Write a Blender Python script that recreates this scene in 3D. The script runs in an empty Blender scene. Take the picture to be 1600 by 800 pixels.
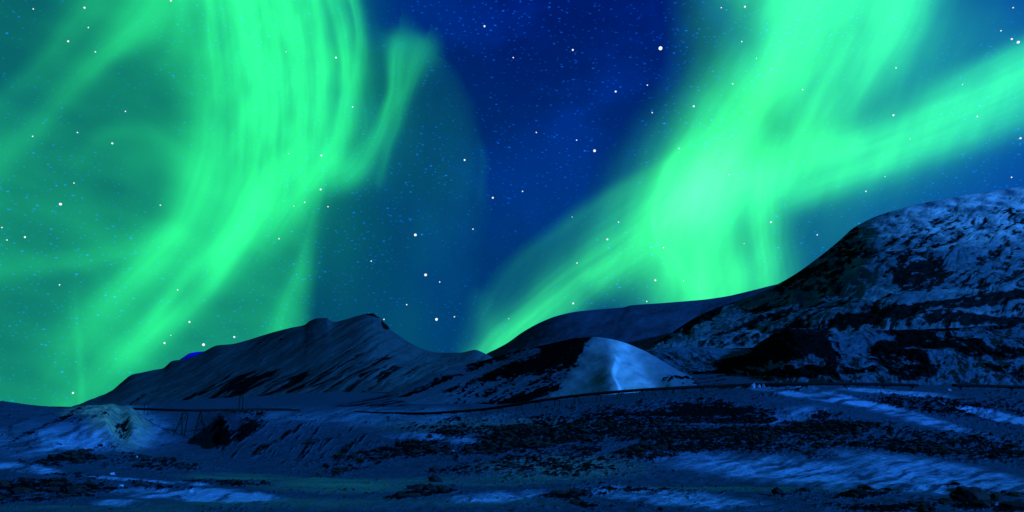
import bpy, math, random
import numpy as np
from mathutils import Vector

random.seed(7)
rng = np.random.default_rng(11)

# ------------------------------------------------------------------ camera
F = 1067.0                      # focal length in photo pixels (24 mm on a 36 mm sensor, 1600 px wide)
HORIZON = 645.0
PITCH = math.atan((HORIZON - 400.0) / F)
EYE = 6.0
CP, SP = math.cos(PITCH), math.sin(PITCH)
scene = bpy.context.scene
cam_d = bpy.data.cameras.new('camera')
cam_d.sensor_width = 36.0
cam_d.lens = 36.0 * F / 1600.0
cam_d.clip_start = 0.5
cam_d.clip_end = 200000.0
cam = bpy.data.objects.new('camera', cam_d)
scene.collection.objects.link(cam)
cam.location = (0, 0, EYE)
cam.rotation_euler = (math.radians(90) + PITCH, 0, 0)
scene.camera = cam

# ------------------------------------------------------------------ view
scene.view_settings.view_transform = 'Standard'
scene.view_settings.look = 'None'
scene.view_settings.exposure = 0.0
scene.view_settings.gamma = 1.0
scene.cycles.use_denoising = True
scene.cycles.max_bounces = 5
scene.cycles.diffuse_bounces = 2
scene.cycles.glossy_bounces = 2
scene.cycles.transparent_max_bounces = 12

# ------------------------------------------------------------------ moon (sun lamp), low on the right behind the camera
moon = bpy.data.lights.new('moon_light', 'SUN')
moon.energy = 3.9
moon.angle = math.radians(0.8)
moon.color = (0.045, 0.31, 1.0)
mo = bpy.data.objects.new('moon_light', moon)
scene.collection.objects.link(mo)
Ldir = Vector((0.72, -0.58, 0.33)).normalized()      # towards the moon
mo.rotation_euler = Ldir.to_track_quat('Z', 'Y').to_euler()

# ------------------------------------------------------------------ world: night sky with faint star dust
world = bpy.data.worlds.new('World')
scene.world = world
world.use_nodes = True


class NT:
    """small helper for node trees"""
    def __init__(self, nt):
        self.nt = nt
        nt.nodes.clear()

    def n(self, kind, **kw):
        nd = self.nt.nodes.new(kind)
        for k, v in kw.items():
            setattr(nd, k, v)
        return nd

    def put(self, sock, v):
        if hasattr(v, 'is_output'):
            self.nt.links.new(v, sock)
        elif v is not None:
            sock.default_value = v

    def math(self, op, a, b=0.0, c=0.0, clamp=False):
        nd = self.n('ShaderNodeMath', operation=op, use_clamp=clamp)
        self.put(nd.inputs[0], a)
        self.put(nd.inputs[1], b)
        self.put(nd.inputs[2], c)
        return nd.outputs[0]

    def ramp(self, v, a, b, lo=0.0, hi=1.0):
        nd = self.n('ShaderNodeMapRange', interpolation_type='SMOOTHSTEP')
        self.put(nd.inputs['Value'], v)
        for k, q in (('From Min', a), ('From Max', b), ('To Min', lo), ('To Max', hi)):
            self.put(nd.inputs[k], q)
        return nd.outputs['Result']

    def mix(self, f, a, b, mode='MIX'):
        nd = self.n('ShaderNodeMix', data_type='RGBA', blend_type=mode)
        self.put(nd.inputs[0], f)
        for s, v in ((nd.inputs[6], a), (nd.inputs[7], b)):
            if isinstance(v, (tuple, list)) and len(v) == 3:
                v = (*v, 1.0)
            self.put(s, v)
        return nd.outputs[2]

    def noise(self, vec, scale, detail=3.0, rough=0.55, dist=0.0):
        nd = self.n('ShaderNodeTexNoise')
        self.put(nd.inputs['Vector'], vec)
        nd.inputs['Scale'].default_value = scale
        nd.inputs['Detail'].default_value = detail
        nd.inputs['Roughness'].default_value = rough
        nd.inputs['Distortion'].default_value = dist
        return nd.outputs['Fac']

    def mapping(self, vec, rot=(0, 0, 0), scale=(1, 1, 1), loc=(0, 0, 0)):
        nd = self.n('ShaderNodeMapping')
        self.put(nd.inputs['Vector'], vec)
        nd.inputs['Rotation'].default_value = rot
        nd.inputs['Scale'].default_value = scale
        nd.inputs['Location'].default_value = loc
        return nd.outputs[0]


def build_world():
    w = NT(world.node_tree)
    tc = w.n('ShaderNodeTexCoord')
    d = tc.outputs['Generated']
    sx = w.n('ShaderNodeSeparateXYZ')
    w.put(sx.inputs[0], d)
    X, Y, Z = sx.outputs
    col = w.n('ShaderNodeRGB')
    col.outputs[0].default_value = (0.0, 0.0085, 0.135, 1)
    c = col.outputs[0]
    # uneven glow of the night sky
    n1 = w.noise(d, 4.2, 4, 0.6, 0.4)
    c = w.mix(w.ramp(n1, 0.40, 0.66), c, (0.0, 0.020, 0.27))
    # teal airglow towards the horizon
    c = w.mix(w.ramp(Z, 0.62, 0.05, 0.0, 0.85), c, (0.0, 0.052, 0.19))
    # brighter blue to the east
    c = w.mix(w.ramp(X, 0.30, 0.62, 0.0, 0.9), c, (0.001, 0.070, 0.38))
    # darker, greener west
    c = w.mix(w.ramp(X, 0.02, -0.35, 0.0, 0.8), c, (0.0, 0.045, 0.115))
    # star dust, each speck a little drawn out
    total = None
    for sc, off, r, gain, dens in ((140, 0.0, 0.21, 0.62, 0.10), (250, 3.3, 0.30, 0.42, 0.05), (72, 7.1, 0.10, 1.2, 0.35)):
        m = w.mapping(d, rot=(0, math.radians(-22), 0), scale=(0.52, 1, 1), loc=(off, off, off))
        v = w.n('ShaderNodeTexVoronoi', feature='F1')
        w.put(v.inputs['Vector'], m)
        v.inputs['Scale'].default_value = sc
        v.inputs['Randomness'].default_value = 1.0
        cs = w.n('ShaderNodeSeparateColor')
        w.put(cs.inputs[0], v.outputs['Color'])
        spot = w.ramp(v.outputs['Distance'], r, r * 0.25)
        on = w.ramp(cs.outputs[0], dens, 1.0)
        t = w.math('MULTIPLY', w.math('MULTIPLY', spot, on), gain)
        total = t if total is None else w.math('ADD', total, t)
    patch = w.ramp(w.noise(d, 5.5, 3, 0.6), 0.32, 0.62, 0.12, 1.0)
    total = w.math('MULTIPLY', total, patch)
    c = w.mix(total, c, (0.004, 0.16, 1.0), 'ADD')
    # the sky away from the lights is darker
    dim = w.ramp(Y, -0.1, 0.55, 0.20, 1.0)
    dimz = w.ramp(Z, 0.98, 0.6, 0.45, 1.0)
    bg = w.n('ShaderNodeBackground')
    w.put(bg.inputs[0], c)
    w.put(bg.inputs[1], w.math('MULTIPLY', dim, dimz))
    out = w.n('ShaderNodeOutputWorld')
    w.put(out.inputs[0], bg.outputs[0])


build_world()

# ------------------------------------------------------------------ helpers


def ray(px, py):
    u = (np.asarray(px, float) - 800.0) / F
    v = (400.0 - np.asarray(py, float)) / F
    return u, CP - v * SP, SP + v * CP


def at(px, py, Y):
    dx, dy, dz = ray(px, py)
    s = Y / dy
    return np.array([dx * s, Y, EYE + dz * s])


def interp(pts):
    xs = [p[0] for p in pts]
    ys = [p[1] for p in pts]
    xs, ys = np.array(xs, float), np.array(ys, float)

    def f(q):
        q = np.asarray(q, float)
        i = np.clip(np.searchsorted(xs, q) - 1, 0, len(xs) - 2)
        h = xs[i + 1] - xs[i]
        t = np.clip((q - xs[i]) / h, 0, 1)
        m = np.gradient(ys, xs)
        d = np.diff(ys) / np.diff(xs)
        mm = np.empty_like(ys)
        mm[0], mm[-1] = d[0], d[-1]
        a, b = d[:-1], d[1:]
        mm[1:-1] = np.where(a * b > 0, 2 * a * b / np.where(a + b == 0, 1, a + b), 0.0)
        t2, t3 = t * t, t * t * t
        return ((2 * t3 - 3 * t2 + 1) * ys[i] + (t3 - 2 * t2 + t) * h * mm[i]
                + (-2 * t3 + 3 * t2) * ys[i + 1] + (t3 - t2) * h * mm[i + 1])
    return f


def const(v):
    return lambda q: np.full_like(np.asarray(q, float), v)


PERM = rng.permutation(4096)
GX, GY = np.cos(np.linspace(0, 2 * np.pi, 4096, endpoint=False)), np.sin(np.linspace(0, 2 * np.pi, 4096, endpoint=False))


def noise2(x, y, seed=0):
    x, y = np.asarray(x, float), np.asarray(y, float)
    xi, yi = np.floor(x).astype(np.int64), np.floor(y).astype(np.int64)
    fx, fy = x - xi, y - yi

    def g(ix, iy, ax, ay):
        h = PERM[(PERM[(ix + seed * 57) & 4095] + iy + seed * 131) & 4095]
        return GX[h] * ax + GY[h] * ay
    u = fx * fx * fx * (fx * (fx * 6 - 15) + 10)
    v = fy * fy * fy * (fy * (fy * 6 - 15) + 10)
    a = g(xi, yi, fx, fy) * (1 - u) + g(xi + 1, yi, fx - 1, fy) * u
    b = g(xi, yi + 1, fx, fy - 1) * (1 - u) + g(xi + 1, yi + 1, fx - 1, fy - 1) * u
    return (a * (1 - v) + b * v) * 1.5


def fbm(x, y, octv=4, seed=0, gain=0.5, lac=2.03):
    s, a, f = 0.0, 1.0, 1.0
    for o in range(octv):
        s = s + a * noise2(x * f, y * f, seed + o * 7)
        a *= gain
        f *= lac
    return s


def sst(x, a, b):
    t = np.clip((x - a) / (b - a), 0, 1)
    return t * t * (3 - 2 * t)


def ell(px, py, cx, cy, rx, ry, deg=0, soft=0.6):
    """1 inside a soft-edged ellipse (deg: tilt, positive = up to the right)"""
    c, s = math.cos(math.radians(deg)), math.sin(math.radians(deg))
    dx, dy = px - cx, -(py - cy)
    a, b = (dx * c + dy * s) / rx, (-dx * s + dy * c) / ry
    r = np.sqrt(a * a + b * b)
    return 1 - sst(r, 1 - soft * 0.5, 1 + soft * 0.5)


def blobs(px, py, lst):
    s = np.zeros_like(px)
    for b in lst:
        s = s + b[0] * ell(px, py, *b[1:])
    return s


def densify(pts, n=10):
    pts = np.array(pts, float)
    out = []
    P = np.vstack([2 * pts[0] - pts[1], pts, 2 * pts[-1] - pts[-2]])
    for i in range(1, len(P) - 2):
        p0, p1, p2, p3 = P[i - 1], P[i], P[i + 1], P[i + 2]
        for t in np.linspace(0, 1, n, endpoint=False):
            out.append(0.5 * ((2 * p1) + (-p0 + p2) * t + (2 * p0 - 5 * p1 + 4 * p2 - p3) * t * t + (-p0 + 3 * p1 - 3 * p2 + p3) * t ** 3))
    out.append(pts[-1])
    return np.array(out)


def along(px, py, pts, n=8):
    """nearest point on a smooth curve: signed distance (+ = right of travel on screen), arc length, interpolated extra columns"""
    C = densify(pts, n)
    best = np.full(px.shape, 1e18)
    sd = np.zeros(px.shape)
    ss = np.zeros(px.shape)
    ex = [np.zeros(px.shape) for _ in range(C.shape[1] - 2)]
    L = 0.0
    for i in range(len(C) - 1):
        a, b = C[i], C[i + 1]
        dx, dy = b[0] - a[0], b[1] - a[1]
        l2 = dx * dx + dy * dy + 1e-9
        t = np.clip(((px - a[0]) * dx + (py - a[1]) * dy) / l2, 0, 1)
        qx, qy = px - (a[0] + t * dx), py - (a[1] + t * dy)
        d2 = qx * qx + qy * qy
        m = d2 < best
        best = np.where(m, d2, best)
        sgn = np.sign(dx * qy - dy * qx)          # y down: + is to the right of travel... (screen clockwise)
        sd = np.where(m, sgn * np.sqrt(d2), sd)
        ss = np.where(m, L + t * math.sqrt(l2), ss)
        for k in range(len(ex)):
            ex[k] = np.where(m, a[2 + k] + t * (b[2 + k] - a[2 + k]), ex[k])
        L += math.sqrt(l2)
    return sd, ss, ex


def tag(o, label=None, cat=None, group=None, kind=None):
    if label: o['label'] = label
    if cat: o['category'] = cat
    if group: o['group'] = group
    if kind: o['kind'] = kind
    return o


def link(name, me, mat=None, parent=None):
    o = bpy.data.objects.new(name, me)
    scene.collection.objects.link(o)
    if mat: me.materials.append(mat)
    if parent: o.parent = parent
    return o


def empty(name, loc=(0, 0, 0)):
    o = bpy.data.objects.new(name, None)
    scene.collection.objects.link(o)
    o.location = loc
    o.empty_display_size = 0.5
    return o


def grid_mesh(name, V, keep=None, attrs=None, smooth=True):
    """V: (rows, cols, 3)"""
    r, c = V.shape[:2]
    idx = np.arange(r * c).reshape(r, c)
    q = np.stack([idx[:-1, :-1], idx[:-1, 1:], idx[1:, 1:], idx[1:, :-1]], -1).reshape(-1, 4)
    verts = V.reshape(-1, 3)
    A = {k: a.reshape(-1) for k, a in (attrs or {}).items()}
    if keep is not None:
        q = q[keep.reshape(-1)]
        used, inv = np.unique(q, return_inverse=True)
        q = inv.reshape(-1, 4)
        verts = verts[used]
        A = {k: a[used] for k, a in A.items()}
    me = bpy.data.meshes.new(name)
    me.vertices.add(len(verts))
    me.vertices.foreach_set('co', verts.astype(np.float32).ravel())
    me.loops.add(q.size)
    me.loops.foreach_set('vertex_index', q.astype(np.int32).ravel())
    me.polygons.add(len(q))
    me.polygons.foreach_set('loop_start', np.arange(0, q.size, 4, dtype=np.int32))
    if smooth:
        me.polygons.foreach_set('use_smooth', np.ones(len(q), bool))
    for k, a in A.items():
        at_ = me.attributes.new(k, 'FLOAT', 'POINT')
        at_.data.foreach_set('value', a.astype(np.float32))
    me.update(calc_edges=True)
    return me


# ------------------------------------------------------------------ materials


def terrain_material(name, fine, bump, snow=(0.30, 0.50, 0.80), rock=(0.007, 0.009, 0.011), stretch=(1, 1, 1), streak_rot=0.0, soft=0.115, moonlit=(0.60, 0.82, 0.97)):
    m = bpy.data.materials.new(name)
    m.use_nodes = True
    w = NT(m.node_tree)
    tc = w.n('ShaderNodeTexCoord').outputs['Object']
    co = w.mapping(tc, rot=(0, 0, streak_rot), scale=stretch)

    def attr(a):
        return w.n('ShaderNodeAttribute', attribute_name=a).outputs['Fac']
    nz = w.noise(co, fine, 5, 0.65)
    r = w.math('ADD', attr('rock'), w.math('MULTIPLY', w.math('SUBTRACT', nz, 0.5), 0.9))
    fac = w.ramp(r, 0.015 - soft, 0.015 + soft)
    tone = w.noise(co, fine * 0.35, 4, 0.6)
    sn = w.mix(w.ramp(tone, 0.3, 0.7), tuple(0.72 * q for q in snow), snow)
    sn = w.mix(attr('moonlit'), sn, moonlit)  # paler snow colour painted in where moonlight falls
    sn = w.mix(attr('dirt'), sn, (0.42, 0.55, 0.36))
    sn = w.mix(attr('ice'), sn, (0.10, 0.22, 0.22))
    grain = w.ramp(w.noise(co, fine * 11.0, 2, 0.7), 0.30, 0.72, 0.62, 1.30)
    gm_ = w.n('ShaderNodeVectorMath', operation='SCALE')
    w.put(gm_.inputs[0], sn)
    w.put(gm_.inputs['Scale'], grain)
    sn = gm_.outputs[0]
    rk = w.mix(w.ramp(w.noise(co, fine * 2.3, 4, 0.7), 0.35, 0.7), tuple(0.45 * q for q in rock), tuple(1.5 * q for q in rock))
    base = w.mix(fac, sn, rk)
    bs = w.n('ShaderNodeBsdfPrincipled')
    w.put(bs.inputs['Base Color'], base)
    rough = w.math('SUBTRACT', 0.75, w.math('MULTIPLY', attr('ice'), 0.5))
    w.put(bs.inputs['Roughness'], w.math('ADD', rough, w.math('MULTIPLY', fac, 0.15)))
    w.put(bs.inputs['Specular IOR Level'], w.math('MULTIPLY', attr('ice'), 0.45))
    b = w.n('ShaderNodeBump')
    h = w.math('ADD', w.noise(co, fine * 1.3, 5, 0.65), w.math('MULTIPLY', fac, 0.25))
    w.put(b.inputs['Height'], h)
    b.inputs['Strength'].default_value = 0.7
    b.inputs['Distance'].default_value = bump
    w.put(bs.inputs['Normal'], b.outputs[0])
    out = w.n('ShaderNodeOutputMaterial')
    w.put(out.inputs[0], bs.outputs[0])
    return m


def plain_material(name, col, rough=0.8, n_scale=3.0, var=0.5, bump=0.0):
    m = bpy.data.materials.new(name)
    m.use_nodes = True
    w = NT(m.node_tree)
    tc = w.n('ShaderNodeTexCoord').outputs['Object']
    nz = w.noise(tc, n_scale, 4, 0.6)
    c = w.mix(w.ramp(nz, 0.3, 0.7), tuple(q * (1 - var) for q in col), col)
    bs = w.n('ShaderNodeBsdfPrincipled')
    w.put(bs.inputs['Base Color'], c)
    bs.inputs['Roughness'].default_value = rough
    bs.inputs['Specular IOR Level'].default_value = 0.2
    if bump:
        b = w.n('ShaderNodeBump')
        w.put(b.inputs['Height'], nz)
        b.inputs['Distance'].default_value = bump
        w.put(bs.inputs['Normal'], b.outputs[0])
    out = w.n('ShaderNodeOutputMaterial')
    w.put(out.inputs[0], bs.outputs[0])
    return m


# ------------------------------------------------------------------ terrain lofts


def columns(a, b, step, wide=None):
    """azimuth tangents k = x / Y, dense between photo columns a..b, coarse outside"""
    k = (np.arange(a, b + step, step) - 800.0) / (F * 1.02)
    if wide:
        lo = -np.geomspace(-k[0], wide, 40)[1:][::-1]
        hi = np.geomspace(k[-1], wide, 40)[1:]
        k = np.concatenate([lo, k, hi])
    return k


def solve_row(k, pyf, Yf):
    """for each column find the point of the row's screen curve: returns Y, z"""
    py = np.full_like(k, 620.0)
    for _ in range(6):
        v = (400.0 - py) / F
        px = 800.0 + F * k * (CP - v * SP)
        py = pyf(np.clip(px, -700, 2500))
    v = (400.0 - py) / F
    Y = Yf(np.clip(px, -700, 2500))
    return Y, EYE + Y * (SP + v * CP) / (CP - v * SP)


def project(x, Y, z):
    dz = z - EYE
    depth = Y * CP + dz * SP
    up = -Y * SP + dz * CP
    return 800.0 + F * x / depth, 400.0 - F * up / depth


def hermite_rows(T, Z, t):
    """monotone interpolation down the columns. T: (n,) or (n, c) knots, Z: (n, c), t: (m,)"""
    n = len(T)
    d = (Z[1:] - Z[:-1]) / (T[1:] - T[:-1])[:, None]
    M = np.empty_like(Z)
    M[0], M[-1] = d[0], d[-1]
    a, b = d[:-1], d[1:]
    s = a + b
    M[1:-1] = np.where(a * b > 0, 2 * a * b / np.where(s == 0, 1, s), 0)
    i = np.clip(np.searchsorted(T, t) - 1, 0, n - 2)
    h = (T[i + 1] - T[i])[:, None]
    q = ((t - T[i]) / (T[i + 1] - T[i]))[:, None]
    q2, q3 = q * q, q * q * q
    return (2 * q3 - 3 * q2 + 1) * Z[i] + (q3 - 2 * q2 + q) * h * M[i] + (-2 * q3 + 3 * q2) * Z[i + 1] + (q3 - q2) * h * M[i + 1]


def hill(name, mat, a, b, step, top, base, Ytop, Ybase, rows, fn, amp, nscale, label, cat=None, power=1.15, back=1.0, seed=0, crest=0.12, smooth_px=55):
    """a hill front rising from its base curve to its crest, with a rounded back slope"""
    k = columns(a, b, step)
    Yt, zt = solve_row(k, interp(top), interp(Ytop))
    Yb, zb = solve_row(k, interp(base), interp(Ybase))
    Yt0 = Yt.copy()
    zt = np.maximum(zt, zb - 0.5)
    n_s = max(5, int(smooth_px / step))
    ker = np.exp(-np.linspace(-2.2, 2.2, 2 * n_s + 1) ** 2)
    ker /= ker.sum()

    def sm(a_):
        return np.convolve(np.concatenate([2 * a_[0] - a_[n_s:0:-1], a_, 2 * a_[-1] - a_[-2:-n_s - 2:-1]]), ker, 'valid')
    # the crest's own notches die out a short way down the slope
    Yt, Yb = sm(Yt), sm(Yb)
    zt = EYE + (zt - EYE) * Yt / Yt0
    zs = sm(zt)
    t = np.linspace(0, 1, rows)
    tb = np.linspace(0, 1, 26)[1:]
    Yf = Yb[None] + (Yt - Yb)[None] * t[:, None]
    zf = zb[None] + (zs - zb)[None] * (t[:, None] ** power) + (zt - zs)[None] * (t[:, None] ** 7)
    D = (Yt - Yb)[None] * back
    Yk = Yt[None] + D * tb[:, None]
    zk = zt[None] - (zt - zb + 12)[None] * (tb[:, None] ** 1.35)
    Y = np.vstack([Yf, Yk])
    z = np.vstack([zf, zk])
    x = k[None] * Y
    px, py = project(x, Y, z)
    T = np.concatenate([t, 1 + tb])[:, None] * np.ones_like(x)
    A = fn(px, py, T, x, Y, z)
    fade = 0.04 + 0.96 * sst(np.abs(T - 1), 0.0, crest)
    fade = np.where(T < 0.05, fade * T / 0.05, fade)
    dz = fbm(x / nscale, Y / nscale, 5, seed) * amp + A.get('relief', 0.0)
    z2 = z + dz * fade
    V = np.stack([x, Y, z2], -1)
    zero = np.zeros_like(x)
    at_ = {q: np.broadcast_to(A.get(q, zero), x.shape) for q in ('rock', 'dirt', 'ice', 'moonlit')}
    me = grid_mesh(name, V, attrs=at_)
    o = link(name, me, mat)
    tag(o, label=label, cat=cat, kind='structure')
    return o


# ---- ground between the camera and the hills
GROWS = [  # Y, [(px, py) ...]
    (42, [(-700, 800), (0, 800), (400, 797), (800, 800), (1200, 797), (1600, 800), (2500, 800)]),
    (56, [(-700, 768), (0, 766), (250, 772), (400, 762), (600, 760), (800, 768), (1000, 766), (1300, 764), (1420, 768), (1600, 775), (2500, 770)]),
    (75, [(-700, 728), (0, 728), (200, 738), (400, 744), (700, 742), (900, 742), (1200, 748), (1400, 748), (1600, 752), (2500, 740)]),
    (100, [(-700, 690), (0, 695), (200, 712), (400, 726), (600, 716), (800, 700), (1000, 698), (1150, 706), (1300, 704), (1600, 712), (2500, 700)]),
    (132, [(-700, 660), (0, 670), (150, 690), (250, 706), (330, 704), (400, 690), (500, 684), (600, 676), (800, 668), (1000, 660), (1200, 664), (1400, 668), (1600, 672), (2500, 670)]),
    (165, [(-700, 625), (0, 640), (110, 650), (200, 660), (240, 684), (290, 694), (325, 690), (350, 655), (390, 646), (450, 652), (520, 658), (600, 658), (700, 656), (800, 648), (900, 636), (1000, 626), (1100, 620), (1180, 612), (1250, 610), (1400, 618), (1600, 620), (2500, 622)]),
    (205, [(-700, 612), (0, 626), (60, 633), (120, 638), (200, 641), (240, 652), (300, 662), (340, 650), (370, 640), (420, 640), (500, 645), (620, 652), (700, 652), (800, 642), (900, 630), (1000, 617), (1100, 609), (1200, 603), (1300, 604), (1450, 605), (1600, 608), (2500, 612)]),
    (300, [(-700, 632), (0, 640), (120, 642), (220, 640), (300, 639), (400, 637), (500, 639), (640, 640), (760, 636), (860, 626), (950, 615), (1100, 604), (1200, 598), (1600, 598), (2500, 600)]),
    (600, [(-700, 640), (0, 642), (120, 642), (200, 634), (300, 625), (420, 618), (520, 613), (600, 614), (700, 608), (800, 604), (1000, 590), (1200, 580), (1600, 575), (2500, 580)]),
    (1000, [(-700, 643), (0, 643), (200, 636), (500, 618), (800, 608), (1200, 590), (1600, 585), (2500, 585)]),
]
k = columns(-60, 1660, 1.45, wide=5.0)
KT, KZ = [], []
for Yr, pts in GROWS:
    _, zr = solve_row(k, interp(pts), const(float(Yr)))
    KT.append(math.log(Yr))
    KZ.append(zr)
KT = [math.log(1.5), math.log(25)] + KT + [math.log(4000)]
KZ = [np.full_like(k, 0.0), np.full_like(k, 0.1)] + KZ + [np.full_like(k, -35.0)]
KT, KZ = np.array(KT), np.array(KZ)
tY = np.concatenate([np.linspace(KT[0], math.log(36), 24)[:-1], np.linspace(math.log(36), math.log(320), 620),
                     np.linspace(math.log(320), math.log(1000), 90)[1:], np.linspace(math.log(1000), math.log(4000), 20)[1:]])
gz = hermite_rows(KT, KZ, tY)
gY = np.exp(tY)[:, None] * np.ones_like(gz)
gx = k[None] * gY
gpx, gpy = project(gx, gY, gz)

# broad and fine relief
near = sst(gY, 20, 45)
lin = np.clip(gY / 100.0, 0.3, 4)
wx, wy = gx + 3.0 * fbm(gx / 14, gY / 14, 3, 31), gY + 3.0 * fbm(gx / 14, gY / 14, 3, 37)
rel = 0.9 * fbm(wx / 26, wy / 17, 4, 3) * near * lin * 0.35 * (1 - 0.75 * sst(gY, 165, 190))
# icy mound on the left bank
mpx, mpy = gpx, gpy
mw = ell(gpx, gpy, 172, 668, 62, 40, -20, 1.0)
rid1 = np.exp(-(along(gpx, gpy, [(176, 628), (172, 650), (166, 672), (176, 700)])[0] / 11) ** 2)
rid2 = np.exp(-(along(gpx, gpy, [(196, 630), (206, 655), (216, 675), (240, 695)])[0] / 9) ** 2)
rel += mw * (0.55 + 0.6 * (1 - np.abs(fbm(gx / 7, gY / 7, 3, 77)) * 1.6)) + (0.8 * rid1 + 0.7 * rid2) * ell(gpx, gpy, 185, 662, 60, 42, 0, 0.8)
hole = ell(gpx, gpy, 186, 672, 15, 20, 10, 0.9)
rel -= 1.6 * hole
# spoil ridges left of the mound
for pts, am in (([(20, 668), (60, 655), (110, 645), (160, 646)], 0.8), ([(60, 678), (110, 662), (160, 660)], 0.6)):
    sd, ss, _ = along(gpx, gpy, pts)
    rel += am * np.exp(-(sd / 5) ** 2)

# rock cover: > 0 shows stones and tufts, < 0 snow
R = np.full_like(gx, -0.75)
P = blobs(gpx, gpy, [
    # strewn middle ground on the right
    (0.72, 980, 680, 260, 46, 3, 0.8), (0.25, 1180, 650, 90, 14, 0, 0.8), (0.56, 1330, 688, 380, 26, -3, 1.0), (0.5, 1060, 708, 150, 12, 0, 0.9), (0.6, 1600, 640, 110, 26, 0, 0.8),
    (0.95, 1120, 637, 75, 12, 0, 0.7), (0.75, 1270, 655, 70, 16, -4, 0.7), (0.85, 1450, 632, 90, 13, -6, 0.7), (0.7, 760, 690, 150, 20, 6, 0.8),
    (0.6, 1300, 668, 120, 8, 0, 0.7), (0.5, 1480, 700, 170, 16, -2, 0.8), (0.55, 820, 730, 140, 16, 0, 0.8),
    (0.75, 620, 700, 90, 10, 14, 0.7), (0.55, 590, 722, 100, 7, 12, 0.7), (0.6, 700, 662, 70, 9, 4, 0.8), (0.4, 680, 680, 70, 8, 6, 0.8),
    (0.75, 1225, 610, 50, 4, 12, 0.6),
    # clear snow in it
    (-1.1, 1280, 621, 80, 3.5, -8, 0.7), (-1.0, 1240, 650, 32, 14, 12, 0.6), (-1.0, 1400, 646, 110, 6, -14, 0.9), (-0.9, 1350, 625, 80, 3, -14, 0.7),
    (-1.0, 1560, 648, 70, 6, -12, 0.5), (-0.9, 1150, 664, 90, 3, 0, 0.5), (-1.0, 680, 684, 75, 5, -4, 0.5), (-0.9, 650, 726, 60, 7, 4, 0.6),
    (-1.3, 1250, 738, 210, 20, -6, 0.5), (-1.1, 1500, 738, 200, 16, -10, 0.5), (-1.0, 960, 702, 40, 5, 20, 0.6),
    # rocky bank right of the ravine
    (0.95, 345, 674, 13, 24, -8, 0.8), (0.45, 372, 668, 46, 26, 20, 0.9), (0.75, 372, 676, 34, 12, 42, 0.9), (0.75, 396, 668, 30, 10, 42, 0.9), (-0.9, 364, 655, 10, 14, 50, 0.6),
    (0.9, 425, 692, 40, 3, 30, 0.5), (0.75, 485, 702, 50, 6, 28, 0.6), (0.8, 550, 696, 34, 4, 38, 0.5), (0.7, 470, 668, 30, 4, 22, 0.6),
    (0.6, 520, 715, 60, 5, 12, 0.7),
    # streaks beside the mound and the near left bank
    (0.8, 75, 665, 60, 3.5, 22, 0.6), (0.7, 130, 662, 40, 2.5, 4, 0.6), (0.95, 190, 668, 11, 10, -20, 0.6), (0.85, 110, 712, 45, 4, 12, 0.6),
    (0.7, 60, 722, 90, 7, 3, 0.7), (0.75, 200, 722, 110, 8, -4, 0.8), (1.1, 60, 757, 120, 11, -2, 0.6), (0.9, 40, 775, 110, 9, 2, 0.6), (0.6, 150, 745, 90, 6, -5, 0.6),
    (0.55, 250, 760, 60, 5, -4, 0.6), (-1.2, 30, 728, 50, 6, -6, 0.6), (-1.1, 230, 748, 70, 3, -5, 0.6), (0.9, 340, 754, 90, 3, -2, 0.6), (-0.9, 345, 774, 90, 10, -3, 0.6),
    # foreground rocks
    (1.25, 655, 771, 55, 7, 8, 0.5), (1.05, 890, 771, 52, 8, 4, 0.5), (0.9, 900, 782, 40, 5, -20, 0.5), (1.25, 1370, 768, 60, 7, 4, 0.4), (0.85, 1330, 790, 60, 6, -4, 0.6),
    (1.25, 1420, 792, 60, 6, 4, 0.5), (1.35, 1520, 784, 40, 12, 0, 0.4), (1.1, 1490, 758, 16, 2, 0, 0.5), (1.0, 1585, 771, 26, 3, -3, 0.5), (1.2, 1590, 794, 40, 5, 0, 0.5), (0.8, 1240, 768, 40, 2.5, 6, 0.5),
    (0.9, 1010, 762, 90, 2, -1, 0.5), (0.9, 1440, 759, 60, 1.6, -2, 0.5),
    # the flank beyond the pipe
    (1.0, 1160, 603, 90, 3, 0, 0.5), (0.9, 1290, 601, 110, 3, 0, 0.5), (0.7, 1000, 646, 60, 4, 0, 0.8),
])
bigm = sst(gY, 320, 360)
R = R + np.where(P > 0, P * 0.86, P) * (1 - bigm)
tw = 5 * fbm(gpx / 60, gpy / 18, 3, 33)
tuft = fbm((gpx + tw) / 26, (gpy + 0.5 * tw) / 5.5, 5, 5, gain=0.72)
fleck = fbm(gpx / 9 + 0.1 * tw, gpy / 2.6, 3, 8, gain=0.8)
rn = fbm(wx / 9, wy / 12, 4, 6, gain=0.6) * 0.12 + 0.34 * fbm(gpx / 110, (gpy + 0.05 * gpx) / 13, 3, 10) + 0.40 * tuft + 0.55 * fleck
slant = fbm((gpx - gpy) / 45, (gpx * 0.95 + gpy) / 6.0, 4, 9, gain=0.65)
bank = ell(gpx, gpy, 430, 688, 150, 34, 0, 1.0)
rn = rn * (1 - 0.6 * bank) + 1.05 * bank * slant
R = R + rn
# slope streaks of the far valley floor
sd = (gpx * 0.16 + gpy)
R = np.where(gY > 330, -0.75 + 0.62 * fbm(gpx / 90, sd / 3.2, 4, 41) + 0.75 * ell(gpx, gpy, 600, 628, 110, 12, 8, 0.8) - 0.6 * ell(gpx, gpy, 330, 625, 120, 12, 4, 0.6) + sst(gpx, 980, 1060) * (0.5 + 0.5 * fleck), R)
rel += np.clip(R, -0.4, 0.5) * 0.32 * near * np.clip(lin, 0.4, 1.6) * (1 - bigm)
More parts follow.
